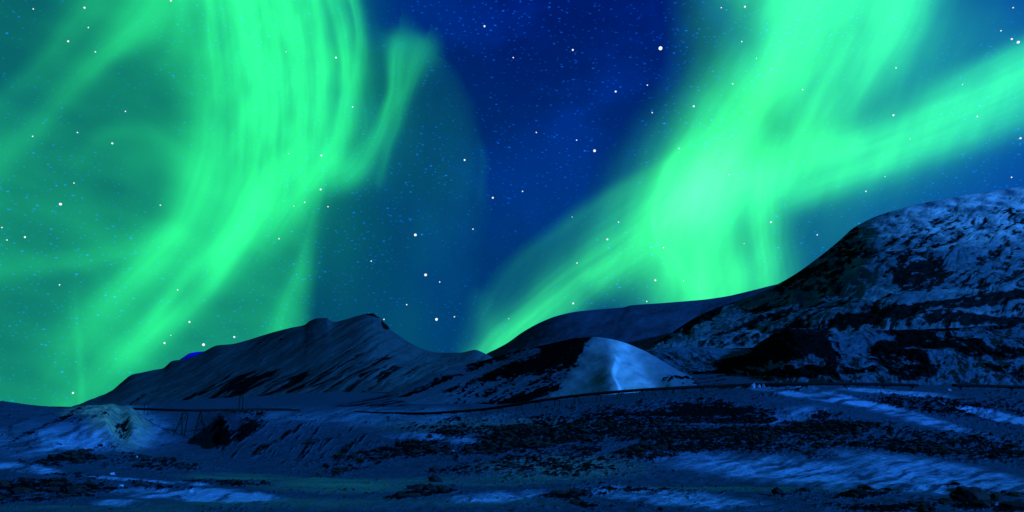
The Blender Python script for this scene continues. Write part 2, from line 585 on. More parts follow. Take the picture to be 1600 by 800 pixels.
# wind ridges in the open snow
sa = (gpx * 0.30 + gpy)
rel += 0.022 * fbm(gpx / 90, (sa + 4 * fbm(gpx / 50, gpy / 20, 2, 63)) / 4.0, 3, 61) * ell(gpx, gpy, 1260, 745, 300, 34, -6, 1.0) * lin * 2.0
rel += 0.07 * fbm(gx / 1.3, gY / 2.2, 3, 65) * near * (gY < 330)
gz2 = gz + rel * (1 - 0.7 * sst(gY, 330, 500))
ice = np.clip(blobs(gpx, gpy, [(0.45, 540, 757, 110, 8, 0, 1.2), (0.3, 420, 745, 120, 4, -2, 1.0), (0.18, 560, 786, 260, 8, 0, 1.2), (0.15, 1200, 762, 200, 3, -1, 0.8), (0.25, 760, 750, 130, 6, 0, 1.0), (0.15, 130, 796, 200, 6, 0, 1.0)])
              * (0.75 + 0.6 * fbm(gx / 9, gY / 5, 4, 91)), 0, 1)
dirt = np.clip(0.9 * ell(gpx, gpy, 185, 665, 48, 34, -20, 0.9) + 0.5 * ell(gpx, gpy, 130, 645, 40, 8, 0, 0.8) + 0.35 * ell(gpx, gpy, 880, 730, 120, 18, 0, 1.0) + 0.25 * ell(gpx, gpy, 760, 665, 160, 12, 0, 1.0), 0, 1)
dirt = dirt * (0.6 + 0.5 * fbm(gx / 3, gY / 3, 3, 95))
moonlit = blobs(gpx, gpy, [  # painted moonlight: patches where the snow colour is lightened
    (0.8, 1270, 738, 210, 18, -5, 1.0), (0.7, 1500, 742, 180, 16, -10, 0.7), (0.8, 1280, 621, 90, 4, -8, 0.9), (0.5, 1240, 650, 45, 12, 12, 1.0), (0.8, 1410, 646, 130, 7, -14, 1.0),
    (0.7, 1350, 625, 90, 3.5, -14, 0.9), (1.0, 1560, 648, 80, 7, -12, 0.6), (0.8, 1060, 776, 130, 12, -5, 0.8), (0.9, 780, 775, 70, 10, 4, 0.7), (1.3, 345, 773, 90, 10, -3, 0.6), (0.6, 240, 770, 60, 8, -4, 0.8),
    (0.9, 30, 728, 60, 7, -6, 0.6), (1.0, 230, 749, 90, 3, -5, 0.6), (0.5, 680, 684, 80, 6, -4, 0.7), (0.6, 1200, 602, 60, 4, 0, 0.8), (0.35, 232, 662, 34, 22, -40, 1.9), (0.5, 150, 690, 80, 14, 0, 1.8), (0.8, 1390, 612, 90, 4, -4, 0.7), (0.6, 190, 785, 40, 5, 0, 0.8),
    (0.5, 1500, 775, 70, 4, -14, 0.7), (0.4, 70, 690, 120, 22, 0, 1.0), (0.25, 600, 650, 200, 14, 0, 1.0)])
moonlit = np.clip(moonlit * (0.70 + 1.0 * fbm((gpx + 12 * fbm(gpx / 40, gpy / 14, 2, 99)) / 60, (gpx * 0.22 + gpy + 5 * fbm(gpx / 70, gpy / 20, 2, 98)) / 8, 5, 97, gain=0.6)), 0, 1)
# stones thin out towards nothing on the near, unseen side
M_ground = terrain_material('snow_and_stones', 1.1, 0.09, snow=(0.036, 0.105, 0.180), soft=0.22, moonlit=(0.28, 0.52, 0.92))
gm = grid_mesh('ground', np.stack([gx, gY, gz2], -1), attrs={'rock': R, 'dirt': np.clip(dirt, 0, 1), 'ice': ice, 'moonlit': moonlit})
ground = link('ground', gm, M_ground)
tag(ground, 'snow covered tundra strewn with dark stones running up to the pipeline', kind='structure')


moonlit = np.clip(moonlit + 0.20 * np.clip(fbm((gpx + tw) / 120, (gpy + 0.12 * gpx) / 13, 4, 96, gain=0.6), 0, 1) * (1 - bigm), 0, 1)
# stones and tufts standing out of the snow where the ground is bare
cand = np.argwhere((R > 0.2) & (gY > 41) & (gY < 135) & (gpx > -40) & (gpx < 1640))
wts = gY[cand[:, 0], cand[:, 1]] ** 2.2
pick = cand[rng.choice(len(cand), 1900, replace=False, p=wts / wts.sum())]
ico = []
_b = None
import bmesh
_b = bmesh.new()
bmesh.ops.create_icosphere(_b, subdivisions=1, radius=1.0)
iv = np.array([v.co[:] for v in _b.verts])
ifc = np.array([[v.index for v in f.verts] for f in _b.faces])
_b.free()
sv, sf = [], []
for n_, (r_, c_) in enumerate(pick):
    size = 0.10 + 0.55 * rng.random() ** 3.0
    ang = rng.random() * math.pi
    q = iv * (1 + rng.uniform(-0.32, 0.32, (len(iv), 1)))
    q = q * np.array([size * rng.uniform(0.8, 1.7), size * rng.uniform(0.7, 1.2), size * rng.uniform(0.35, 0.75)])
    ca, sa_ = math.cos(ang), math.sin(ang)
    q = np.stack([q[:, 0] * ca - q[:, 1] * sa_, q[:, 0] * sa_ + q[:, 1] * ca, q[:, 2]], -1)
    sv.append(q + np.array([gx[r_, c_] + rng.uniform(-.2, .2), gY[r_, c_], gz2[r_, c_] + 0.08 * size]))
    sf.append(ifc + n_ * len(iv))
sme = bpy.data.meshes.new('rubble')
sme.from_pydata(np.vstack(sv).tolist(), [], np.vstack(sf).tolist())
M_rub = plain_material('frosted_rubble', (0.022, 0.026, 0.030), 0.9, 2.5, 0.7, 0.03)
tag(link('rubble', sme, M_rub), 'dark stones and tufts strewn over the near tundra', kind='stuff')


def ground_point(px, Y):
    """the real ground surface at photo column px and depth Y"""
    kk = (px - 800.0) / (F * 1.03)
    r = int(np.argmin(np.abs(gY[:, 0] - Y)))
    for _ in range(3):
        c = int(np.argmin(np.abs(k - kk)))
        p_ = project(gx[r, c], gY[r, c], gz2[r, c])[0]
        kk += (px - p_) / (F * 1.03)
    return gx[r, c], gY[r, c], gz2[r, c]


def ground_z(x, Y):
    r = int(np.argmin(np.abs(gY[:, 0] - Y)))
    c = int(np.argmin(np.abs(k - x / Y)))
    return float(gz2[r, c])


# far plain out to the horizon, below the modelled land
fp = np.array([[[-40000, -40000, -40.0], [40000, -40000, -40.0]], [[-40000, 40000, -40.0], [40000, 40000, -40.0]]])
far = link('snow_plain', grid_mesh('snow_plain', fp, attrs={a: np.full((2, 2), v) for a, v in (('rock', -1.0), ('dirt', 0.0), ('ice', 0.0), ('moonlit', 0.0))}), M_ground)
tag(far, 'distant snow plain reaching the horizon', kind='structure')

# ---- mountains and hills
M_left = terrain_material('gullied_snow_slope', 0.06, 0.5, snow=(0.055, 0.125, 0.150), soft=0.12)  # snow colour darkened to stand in for shade on this slope
M_back = terrain_material('smooth_snow_ridge', 0.02, 1.5, snow=(0.06, 0.115, 0.21))  # the ridge's shadow is put into this darker snow colour
M_right = terrain_material('patchy_snow_mountain', 0.07, 0.5, snow=(0.105, 0.235, 0.33), rock=(0.008, 0.018, 0.020), soft=0.26)
M_foot = terrain_material('patchy_snow_foothill', 0.22, 0.3, soft=0.22, snow=(0.07, 0.165, 0.27))
M_mound = terrain_material('drifted_snow_hill', 0.30, 0.15, snow=(0.075, 0.175, 0.275), rock=(0.006, 0.007, 0.008))


def f_left(px, py, T, x, Y, z):
    sd = px * 0.55 + py
    w_ = 3.5 * fbm(px / 50, py / 40, 3, 101)
    st = fbm((px - 0.4 * py) / 190, (sd + w_) / 8.0, 4, 103, gain=0.6)
    coarse = fbm((px - 0.4 * py) / 260, (sd + w_) / 22, 3, 107)
    R = -0.80 + 0.62 * st + 0.45 * coarse
    ln = fbm((px - 0.4 * py) / 330, (px * 0.5 + py + 0.4 * w_) / 13.0, 2, 109, gain=0.5)
    lowm = ell(px, py, 400, 606, 230, 26, 10, 1.3)
    R += lowm * np.clip(0.95 - 6.0 * np.abs(ln), -0.10, 0.95)
    R += blobs(px, py, [(0.45, 330, 608, 150, 22, 12, 0.8), (0.5, 460, 592, 120, 22, 25, 1.0), (0.58, 560, 585, 90, 24, 22, 1.0), (0.35, 640, 578, 60, 10, 12, 0.8),
                        (-0.45, 500, 535, 120, 26, 18, 0.8), (-0.5, 620, 545, 90, 14, -20, 0.8), (-0.3, 300, 575, 80, 10, 20, 0.8), (0.5, 705, 568, 40, 5, 22, 0.6), (-0.8, 750, 560, 36, 9, -14, 0.6)])
    R += 1.9 * ell(px, py, 582, 492, 12, 3.5, -15, 0.6) + 1.7 * ell(px, py, 603, 508, 10, 4.5, -35, 0.6) + 0.9 * ell(px, py, 596, 499, 12, 2.5, -40, 0.6)
    R += 0.9 * ell(px, py, 343, 555, 4, 3) + 0.9 * ell(px, py, 440, 533, 4, 3) + 0.7 * ell(px, py, 395, 545, 14, 2.5, 35)
    return {'rock': R, 'relief': -1.1 * np.clip(st, -1, 1) - 2.5 * coarse}


LT = [(-700, 700), (60, 650), (100, 640), (115, 635.5), (130, 629.5), (155, 620), (175, 610), (188, 599), (207, 585), (222, 582), (240, 578), (254, 575.5), (270, 563.5), (290, 561), (300, 557), (318, 549.5), (340, 539.5), (362, 537.5),
      (385, 532), (410, 524), (430, 518), (455, 512), (475, 508), (485, 501), (498, 497), (510, 497), (521, 503), (540, 499), (560, 493), (573, 490), (583, 489.5), (589, 494), (595, 497), (599, 503), (605, 508), (611, 516), (620, 522),
      (640, 535), (660, 545), (690, 551), (718, 551), (730, 549), (742, 546.5), (755, 551), (772, 560), (800, 575), (860, 600), (900, 620)]
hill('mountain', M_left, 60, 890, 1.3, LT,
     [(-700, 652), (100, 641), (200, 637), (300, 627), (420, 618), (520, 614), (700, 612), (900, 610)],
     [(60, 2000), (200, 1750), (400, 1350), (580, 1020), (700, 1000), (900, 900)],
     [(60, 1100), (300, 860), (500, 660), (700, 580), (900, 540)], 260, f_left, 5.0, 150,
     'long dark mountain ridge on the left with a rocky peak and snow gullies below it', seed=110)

# the small snow crest peeping over its shoulder
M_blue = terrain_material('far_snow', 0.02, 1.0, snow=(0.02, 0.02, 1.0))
hill('far_mountain', M_blue, 255, 345, 1.5, [(250, 590), (275, 566), (288, 557), (296, 552), (306, 550), (318, 549), (330, 551), (345, 575)],
     [(250, 600), (345, 600)], [(250, 2600), (345, 2600)], [(250, 2200), (345, 2200)], 40,
     lambda px, py, T, x, Y, z: {'rock': np.full_like(px, -1.0)}, 2.0, 120,
     'tiny deep blue snow crest showing over the shoulder of the left ridge', seed=118)


def f_back(px, py, T, x, Y, z):
    return {'rock': -1.0 + 0.35 * fbm(px / 60, py / 14, 4, 121) + 0.75 * ell(px, py, 828, 514, 16, 3, 34, 0.9), 'relief': 2.5 * fbm((px + py) / 40, py / 30, 3, 122)}


hill('mountain', M_back, 700, 1420, 1.6,
     [(700, 620), (740, 575), (760, 553), (775, 545.5), (790, 537.5), (800, 531), (812, 522), (830, 511), (850, 501), (870, 493.5), (900, 487), (940, 483), (975, 480), (986, 477), (1040, 473), (1100, 468), (1140, 462), (1155, 458.5),
      (1180, 452.5), (1215, 444), (1300, 432), (1450, 425)],
     [(700, 625), (900, 590), (1200, 570), (1450, 570)],
     [(700, 2700), (1100, 2050), (1450, 1900)], [(700, 1500), (1100, 1100), (1450, 1100)], 130, f_back, 7.0, 260,
     'smooth dark blue snow ridge in the centre distance below the right aurora', power=1.1, seed=125)


def f_right(px, py, T, x, Y, z):
    sd = px * 0.42 + py
    w_ = 14 * fbm(px / 70, py / 50, 3, 131)
    st = fbm((px - 0.4 * py) / 60, (sd + w_) / 17, 5, 133, gain=0.6)
    fine = fbm((px - 0.4 * py) / 22, sd / 7.5, 5, 135, gain=0.7)
    R = -0.14 + 0.46 * st + 0.50 * fine + 0.3 * fbm(px / 9, py / 5, 3, 137)
    mlit = np.clip(1.1 * ell(px, py, 1560, 325, 180, 46, 8, 1.3) * (0.6 + 0.8 * fbm(px / 30, py / 12, 4, 139)) + 0.3 * fbm(px / 40, py / 14, 3, 138), 0, 1)  # moonlight on the upper right slope, painted as paler snow
    R += blobs(px, py, [(0.30, 1290, 400, 60, 60, 40, 0.9), (-0.55, 1540, 312, 100, 20, 8, 0.9), (-0.30, 1400, 345, 60, 20, 20, 0.9),
                        (-0.75, 1345, 432, 34, 17, 25, 0.7), (-0.8, 1360, 452, 36, 16, 10, 0.7), (0.55, 1440, 430, 36, 22, 10, 0.8), (0.5, 1410, 420, 16, 30, -20, 0.7), (-0.6, 1500, 410, 20, 9, 12, 0.6), (-0.5, 1520, 370, 24, 8, 15, 0.6),
                        (-0.75, 1130, 493, 13, 9, 50, 0.6), (0.75, 1060, 512, 50, 6, 34, 0.7), (0.7, 1110, 492, 40, 5, 30, 0.7), (0.3, 1330, 470, 60, 9, 20, 0.8), (-0.5, 1260, 468, 26, 12, 40, 0.8),
                        (-0.45, 1175, 512, 40, 6, 20, 0.7), (-0.5, 1085, 530, 30, 5, 15, 0.7), (-0.7, 1290, 500, 30, 8, 30, 0.6), (-0.6, 1460, 462, 60, 8, 10, 0.7),
                        (0.85, 1430, 487, 220, 9, 8, 0.7), (0.6, 1200, 500, 90, 6, 16, 0.7), (-0.9, 1530, 482, 90, 2.4, 6, 0.5), (0.7, 1560, 500, 120, 8, 0, 0.6), (0.6, 1230, 440, 30, 5, 36, 0.8)])
    return {'rock': R, 'relief': -2.0 * np.clip(st, -1, 1), 'moonlit': mlit}


hill('mountain', M_right, 985, 2300, 1.5,
     [(980, 575), (1010, 548), (1022, 538), (1040, 526), (1060, 512.5), (1085, 497), (1120, 481), (1150, 471), (1180, 460), (1215, 444), (1240, 430), (1270, 409), (1300, 385.5), (1320, 368), (1330, 358.5), (1345, 349.5), (1370, 337.5),
      (1400, 328), (1440, 318), (1500, 307), (1560, 297), (1600, 291), (1700, 276), (1900, 262), (2300, 300)],
     [(980, 575), (1020, 548), (1100, 546), (1200, 542), (1300, 530), (1500, 522), (1700, 520), (2300, 530)],
     [(980, 1320), (1050, 1300), (1215, 1250), (1330, 1200), (1450, 1170), (1600, 1170), (1900, 1200), (2300, 1200)],
     [(980, 860), (1100, 840), (1300, 760), (1450, 700), (1600, 690), (1900, 720), (2300, 740)], 330, f_right, 6.0, 120,
     'broad patchy snow and rock mountain on the right, its upper slope lit by the moon', power=1.05, seed=140, crest=0.08)


def f_foot(px, py, T, x, Y, z):
    sd = px * -0.12 + py
    st = fbm(px / 34, (sd + 8 * fbm(px / 50, py / 30, 2, 150)) / 8, 5, 151, gain=0.6)
    R = -0.45 + 0.62 * st + 0.35 * fbm(px / 9, py / 4, 3, 153)
    R += blobs(px, py, [(1.2, 1245, 532, 66, 20, 6, 0.8), (0.95, 1215, 552, 70, 13, 6, 0.9), (1.0, 1290, 552, 34, 12, -30, 0.5), (0.9, 1290, 582, 80, 10, 0, 0.7), (0.55, 1200, 580, 90, 14, 0, 0.8), (0.75, 1420, 572, 60, 26, -20, 0.7),
                        (0.8, 1500, 540, 110, 14, -8, 0.7), (0.9, 1400, 535, 50, 9, 14, 0.6), (-0.7, 1350, 527, 60, 9, 0, 0.6), (-0.6, 1330, 560, 34, 14, 40, 0.7), (-0.8, 1500, 592, 70, 9, 4, 0.6), (-0.5, 1560, 565, 60, 8, 0, 0.7),
                        (0.7, 1480, 515, 130, 5, 4, 0.7), (0.85, 1090, 588, 55, 8, 10, 0.6), (0.6, 1060, 595, 60, 6, 0, 0.6), (0.5, 1150, 565, 60, 8, 10, 0.8), (-0.6, 1110, 550, 70, 8, 0, 0.7), (-0.4, 1230, 575, 30, 8, 0, 0.7), (0.6, 1580, 580, 40, 12, -20, 0.7)])
    bump = 10 * ell(px, py, 1240, 530, 80, 24, 0, 1.2)
    return {'rock': R, 'relief': bump * 0 + 1.2 * np.clip(st, -1, 1)}


hill('foothill', M_foot, 960, 2300, 1.5,
     [(960, 600), (985, 560), (1010, 547), (1060, 542), (1110, 543), (1150, 546), (1172, 545), (1185, 536), (1200, 527), (1220, 517), (1250, 512.5), (1280, 513.5), (1300, 518), (1320, 521), (1345, 516), (1400, 515), (1500, 512), (1600, 505), (1800, 500), (2300, 510)],
     [(960, 612), (1100, 606), (1200, 604), (1600, 606), (2300, 610)],
     [(960, 800), (1150, 700), (1250, 560), (1400, 620), (1600, 600), (2300, 560)],
     [(960, 520), (1080, 480), (1130, 420), (1220, 290), (1600, 240), (2300, 240)], 220, f_foot, 2.2, 45,
     'low foothills on the right with dark bare humps and snow hollows', power=1.0, seed=160, crest=0.1)


def f_mound(px, py, T, x, Y, z):
    sd = px * 0.42 + py
    st = fbm((px - 0.4 * py) / 60, (sd + 6 * fbm(px / 40, py / 30, 3, 170)) / 7, 5, 171, gain=0.6)
    spk = fbm(px / 7, py / 4, 3, 173)
    # bare dark flank on the left, clean drift on the right of the edge line
    edge = interp([(520, 930), (535, 922), (560, 908), (590, 890), (600, 880), (640, 850)])
    side = sst(edge(np.clip(py, 520, 640)) - px + 7 * fbm(px / 12, py / 9, 3, 175), -9, 12)
    R = -1.0 + side * (1.55 + 0.45 * st + 0.45 * np.minimum(spk * 0.7 + 0.1, 0.35))
    lane1 = np.exp(-(along(px, py, [(650, 622), (690, 605), (740, 585), (800, 561), (836, 549)])[0] / 7.5) ** 2)
    lane2 = np.exp(-(along(px, py, [(590, 622), (630, 606), (680, 586), (720, 574)])[0] / 8.0) ** 2)
    low = ell(px, py, 620, 634, 90, 11, 8, 0.7)
    talus = ell(px, py, 760, 614, 150, 17, 14, 0.8)
    R += side * (-1.25 * lane1 - 1.4 * lane2 - 1.4 * low - 0.75 * talus + 1.0 * talus * np.minimum(st * 0.5 + spk * 0.4, 0.6))
    R += -1.2 * ell(px, py, 850, 626, 70, 6, 16, 0.6) * side
    R += blobs(px, py, [(0.9, 1056, 591, 26, 4, 6, 1.2), (0.85, 1095, 599, 60, 9, -6, 1.4), (0.75, 1170, 606, 60, 8, 0, 1.4)]) * (1.0 + 0.5 * st + 0.5 * spk)
    # drift crest with a slumped wave left of it
    sd1, ss1, _ = along(px, py, [(940, 528), (957, 556), (962, 566), (956, 585), (957, 598), (966, 612)])
    crest_ = np.where(sd1 > 0, np.exp(-(sd1 / 22) ** 2), np.exp(-(sd1 / 3.5) ** 2)) * sst(py, 545, 565)
    sd2, _, _ = along(px, py, [(985, 545), (1000, 565), (1012, 585), (1035, 604)])
    sd3, _, _ = along(px, py, [(1000, 545), (1025, 570), (1050, 590)])
    rel_ = 2.2 * crest_ - 1.6 * np.exp(-(sd2 / 9) ** 2) + 1.1 * np.exp(-(sd3 / 10) ** 2)
    return {'rock': R, 'relief': rel_ + 0.25 * np.clip(st, -1, 1) * side, 'moonlit': np.clip((1 - side) * (1 - 0.92 * sst(px + 0.55 * (600 - py), 975, 1062)) * (0.30 + 0.68 * sst(px, 945, 968)) * (0.9 + 0.4 * fbm(px / 20, py / 14, 3, 177)), 0, 1)}  # moonlit side painted into the snow colour, fading to the right


hill('snow_hill', M_mound, 540, 1230, 1.15,
     [(540, 650), (570, 640), (590, 622), (640, 600), (680, 583), (720, 571), (760, 562), (800, 550), (840, 541), (870, 534.5), (900, 528), (930, 526.5), (950, 529), (975, 535), (1000, 545), (1020, 555), (1040, 567), (1058, 578), (1080, 588), (1105, 595), (1140, 600), (1180, 604), (1230, 614)],
     [(540, 652), (640, 646), (760, 640), (860, 630), (950, 618), (1110, 609), (1230, 616)],
     [(540, 520), (700, 520), (850, 445), (930, 415), (965, 405), (1000, 425), (1110, 450), (1230, 440)],
     [(540, 330), (700, 325), (900, 300), (960, 285), (1110, 290), (1230, 300)], 260, f_mound, 0.8, 40,
     'snow hill in the middle with a bare black left flank and a bright drifted right side', power=1.0, seed=180, crest=0.1)

# ------------------------------------------------------------------ aurora


def emission_aurora(name, tint):
    m = bpy.data.materials.new(name)
    m.use_nodes = True
    w = NT(m.node_tree)
    I = w.n('ShaderNodeAttribute', attribute_name='glow').outputs['Fac']
    em = w.n('ShaderNodeEmission')
    col = w.mix(w.ramp(I, 0.9, 1.9), tint, (tint[0] * 1.4, tint[1], tint[2] * 1.0))
    w.put(em.inputs[0], col)
    w.put(em.inputs[1], I)
    tr = w.n('ShaderNodeBsdfTransparent')
    add = w.n('ShaderNodeAddShader')
    w.put(add.inputs[0], em.outputs[0])
    w.put(add.inputs[1], tr.outputs[0])
    out = w.n('ShaderNodeOutputMaterial')
    w.put(out.inputs[0], add.outputs[0])
    m.cycles.emission_sampling = 'NONE'
    return m


def band(px, py, pts, amp_, seed, streak=0.25, sw=9.0, sl=160.0, soft=1.0, fade_in=0, fade_out=0):
    """one ribbon of light. pts: x, y, half width on the left of travel, half width on the right, strength"""
    xs = [p[0] for p in pts]; ys = [p[1] for p in pts]
    mw = max(max(p[2], p[3]) for p in pts) * 3.2 * soft
    box = (px > min(xs) - mw) & (px < max(xs) + mw) & (py > min(ys) - mw) & (py < max(ys) + mw)
    out = np.zeros_like(px)
    if not box.any():
        return out
    X, Y_ = px[box], py[box]
    wob = 4 * fbm(X / 90, Y_ / 90, 2, seed + 3)
    sd, ss, ex = along(X + wob, Y_, [tuple(p) for p in pts], 7)
    wl, wr, a = ex
    w_ = np.where(sd < 0, wl, wr)
    g = np.exp(-np.abs(sd / w_) ** 2.0)
    tot = ss.max()
    if fade_in: g = g * sst(ss, 0, fade_in)
    if fade_out: g = g * (1 - sst(ss, tot - fade_out, tot))
    st = 1 + streak * fbm(sd / sw, ss / sl, 3, seed, gain=0.45)
    out[box] = g * np.maximum(a, 0) * st * amp_
    return out


SKY_R = 30000.0


def sky_shell(name, x0, x1, y0, y1, step, field, mat, label, cut=0.012):
    qx, qy = np.meshgrid(np.arange(x0, x1 + step, step), np.arange(y0, y1 + step, step))
    I = field(qx, qy)
    # let the light die out before the rim of the modelled shell
    rim = np.minimum.reduce([sst(qx, x0, x0 + 90), 1 - sst(qx, x1 - 90, x1), sst(qy, y0, y0 + 90)])
    I = np.maximum(I * rim, 0)
    dx, dy, dz = ray(qx, qy)
    n = np.sqrt(dx * dx + dy * dy + dz * dz)
    V = np.stack([dx / n * SKY_R, dy / n * SKY_R, EYE + dz / n * SKY_R], -1)
    m4 = np.maximum.reduce([I[:-1, :-1], I[1:, :-1], I[:-1, 1:], I[1:, 1:]])
    m4 = np.maximum(m4, 0)
    I = np.maximum(I - cut, 0)
    me = grid_mesh(name, V, keep=(m4 > cut), attrs={'glow': I})
    o = link(name, me, mat)
    tag(o, label, 'northern lights', kind='stuff')
    return o


def f_aurL(px, py):
    I = np.zeros_like(px)
    # overall green veil, ending in a soft edge on the right
    edge = interp([(-500, 560), (0, 552), (60, 562), (110, 566), (180, 556), (240, 540), (300, 505), (340, 492), (400, 487), (520, 484), (700, 478)])
    e = edge(np.clip(py, -500, 700))
    veil = 0.235 * (1 - sst(px - e, -22, 12))
    veil *= 1 - 0.66 * np.exp(-(((px - 0) / 140) ** 2 + ((py - 60) / 170) ** 2))
    veil *= 1 - 0.28 * np.exp(-(((px - 10) / 120) ** 2 + ((py - 500) / 120) ** 2))
    veil *= 1 - 0.22 * np.exp(-(((px - 180) / 90) ** 2 + ((py - 160) / 60) ** 2))
    veil *= 1 + 0.30 * fbm((px + 0.6 * py) / 200, (py - 0.4 * px) / 90, 3, 201)
    I += veil
    # teal wash bounded by the faint arc
    arc = interp([(-500, 560), (30, 590), (62, 660), (90, 705), (130, 742), (190, 765), (260, 776), (400, 772), (560, 740), (700, 700)])
    a = arc(np.clip(py, -500, 700))
    wash = 0.046 * (1 - sst(px - a - 8 * fbm(px / 60, py / 60, 2, 207), -50 - 90 * sst(py, 280, 460), 10 + 30 * sst(py, 250, 430))) * (0.55 + 0.45 * sst(px, 480, 760)) * (1 + 0.28 * fbm(px / 90, py / 160, 3, 203))
    wash *= 1 + 0.10 * np.exp(-((px - a + 18) / 14) ** 2) * sst(py, 90, 200)
    I += wash * sst(py, -60, 90)
    I += 0.055 * np.exp(-(((px - 520) / 60) ** 2 + ((py - 360) / 120) ** 2))
    B = [
        # main curtain
        ([(400, -300, 110, 110, 1), (400, -60, 110, 84, 1), (413, 40, 105, 78, 1.0), (429, 130, 98, 68, 1.0), (428, 215, 88, 62, 1.0), (410, 285, 70, 50, .95), (376, 352, 46, 42, .9), (326, 422, 30, 33, .85), (268, 488, 26, 30, .66), (205, 545, 34, 28, .48), (150, 600, 36, 28, .34), (110, 640, 36, 28, .28)], 0.72, 210, 0.22, 15, 220),
        # left leg of the curtain
        ([(330, 60, 40, 40, .0), (335, 170, 46, 46, .30), (322, 260, 44, 42, .50), (288, 350, 38, 32, .58), (238, 410, 32, 28, .55), (185, 462, 32, 28, .40), (120, 530, 44, 34, .2), (80, 600, 40, 40, .08)], 0.95, 220, 0.2, 14, 200),
        # sharp folds at its right border
        ([(515, -80, 13, 7, .3), (528, 0, 13, 6, .36), (543, 60, 12, 5, .38), (546, 140, 14, 5, .42), (534, 210, 16, 7, .40), (508, 265, 18, 10, .3), (470, 320, 20, 12, .2), (420, 385, 20, 12, .15)], 1.0, 230, 0.3, 5, 150),
        ([(488, -60, 10, 6, .25), (505, 50, 10, 6, .30), (512, 130, 12, 6, .34), (505, 210, 14, 7, .28), (480, 270, 16, 9, .15)], 1.0, 233, 0.3, 4, 150),
        ([(548, -60, 8, 4, .30), (560, 10, 9, 4, .40), (569, 60, 10, 4, .38), (569, 105, 14, 4, .26), (556, 140, 16, 4, .05)], 1.0, 236, 0.3, 4, 90),
        ([(430, -60, 12, 8, .2), (452, 30, 12, 8, .26), (468, 110, 14, 8, .24), (470, 200, 15, 9, .18), (455, 270, 15, 9, .1)], 1.0, 239, 0.3, 4, 150),
        ([(365, -60, 14, 9, .3), (378, 20, 12, 8, .34), (385, 90, 12, 8, .26), (385, 160, 14, 9, .14), (380, 230, 14, 10, .05)], 1.0, 241, 0.3, 4, 150),
        ([(318, -60, 8, 6, .22), (326, 20, 7, 5, .26), (332, 90, 7, 6, .18), (334, 150, 8, 6, .06)], 1.0, 243, 0.3, 4, 150),
        ([(282, -60, 12, 8, .12), (284, 20, 10, 8, .14), (270, 80, 14, 10, .08), (250, 110, 16, 10, .03)], 1.0, 245, 0.3, 4, 150),
        # lower right bright stripe
        ([(440, 250, 30, 22, .1), (395, 330, 28, 20, .35), (340, 405, 25, 18, .42), (290, 455, 24, 17, .32), (240, 505, 24, 16, .2), (190, 560, 24, 16, .1)], 1.0, 250, 0.2, 9, 200),
        # upper-left branch
        ([(300, -120, 70, 60, .5), (245, 0, 45, 50, .45), (205, 50, 26, 36, .38), (165, 90, 15, 28, .30), (110, 140, 20, 26, .16), (50, 205, 22, 26, .15), (-20, 265, 26, 30, .13), (-150, 370, 30, 40, .1)], 0.9, 260, 0.15, 12, 160),
        ([(190, -60, 34, 28, .12), (110, 45, 26, 20, .12), (60, 105, 24, 18, .09), (-10, 165, 26, 20, .06), (-120, 240, 30, 30, .05)], 1.0, 264, 0.2, 12, 160),
        # faint cross bands
        ([(-120, 430, 26, 18, .10), (0, 420, 26, 18, .12), (110, 410, 24, 16, .15), (200, 392, 24, 18, .18), (270, 360, 24, 20, .18)], 1.0, 268, 0.15, 12, 160),
        ([(120, 250, 14, 20, .03), (165, 210, 14, 22, .07), (220, 205, 14, 24, .08), (265, 228, 16, 30, .07), (300, 270, 18, 30, .04)], 1.0, 272, 0.15, 12, 160),
        ([(118, 420, 10, 10, .0), (120, 500, 8, 8, .05), (124, 560, 8, 6, .09), (128, 640, 8, 6, .09)], 1.0, 276, 0.5, 3, 160),
        # curl
        ([(620, 52, 26, 10, .06), (616, 80, 26, 8, .24), (614, 120, 22, 7, .30), (606, 165, 16, 9, .34), (594, 205, 14, 12, .32), (574, 245, 16, 20, .28), (546, 275, 18, 30, .25), (510, 290, 18, 34, .12)], 1.0, 280, 0.3, 5, 140),
        ([(662, 70, 24, 14, .10), (650, 100, 18, 10, .14), (634, 145, 12, 8, .15), (620, 190, 9, 7, .14), (604, 240, 8, 6, .12), (588, 285, 8, 6, .05)], 1.0, 284, 0.4, 4, 140),
        ([(605, 66, 14, 18, .05), (640, 60, 14, 22, .10), (672, 78, 16, 26, .07)], 1.0, 288, 0.1, 6, 60),
        ([(560, 120, 20, 26, .08), (566, 190, 22, 24, .13), (548, 240, 24, 24, .11), (520, 270, 24, 20, .06)], 1.0, 290, 0.35, 6, 200),
        # fan below the curl
        ([(496, 300, 10, 4, .06), (486, 350, 18, 4, .10), (472, 410, 22, 8, .16), (452, 460, 22, 12, .20), (432, 520, 24, 16, .22), (420, 570, 24, 16, .2)], 1.0, 294, 0.25, 6, 200),
        ([(745, 200, 8, 5, .0), (756, 250, 8, 5, .018), (750, 310, 8, 5, .012)], 1.0, 296, 0.3, 4, 100),
    ]
    for pts, a_, sd_, stk, sw, sl in B:
        fold = 230 <= sd_ <= 245
        I += band(px + (9 if sd_ in (230, 233, 236) else 0), py, [(p[0], p[1], p[2] * 1.35, p[3] * 1.25, p[4]) for p in pts] if fold else pts, a_ * (0.8 if fold else 1), sd_, stk * 0.6, sw, sl)
    I += 0.16 * np.exp(-(((px - 545) / 42) ** 2 + ((py - 268) / 26) ** 2)) + 0.10 * np.exp(-(((px - 630) / 34) ** 2 + ((py - 95) / 36) ** 2))
    I *= 1 - 0.50 * ell(px, py, 300, 448, 16, 52, -42, 1.7)
    I += 0.12 * np.exp(-(((px - 320) / 60) ** 2 + ((py - 40) / 110) ** 2))
    I += 0.06 * np.exp(-(((px - 600) / 60) ** 2 + ((py - 190) / 90) ** 2))
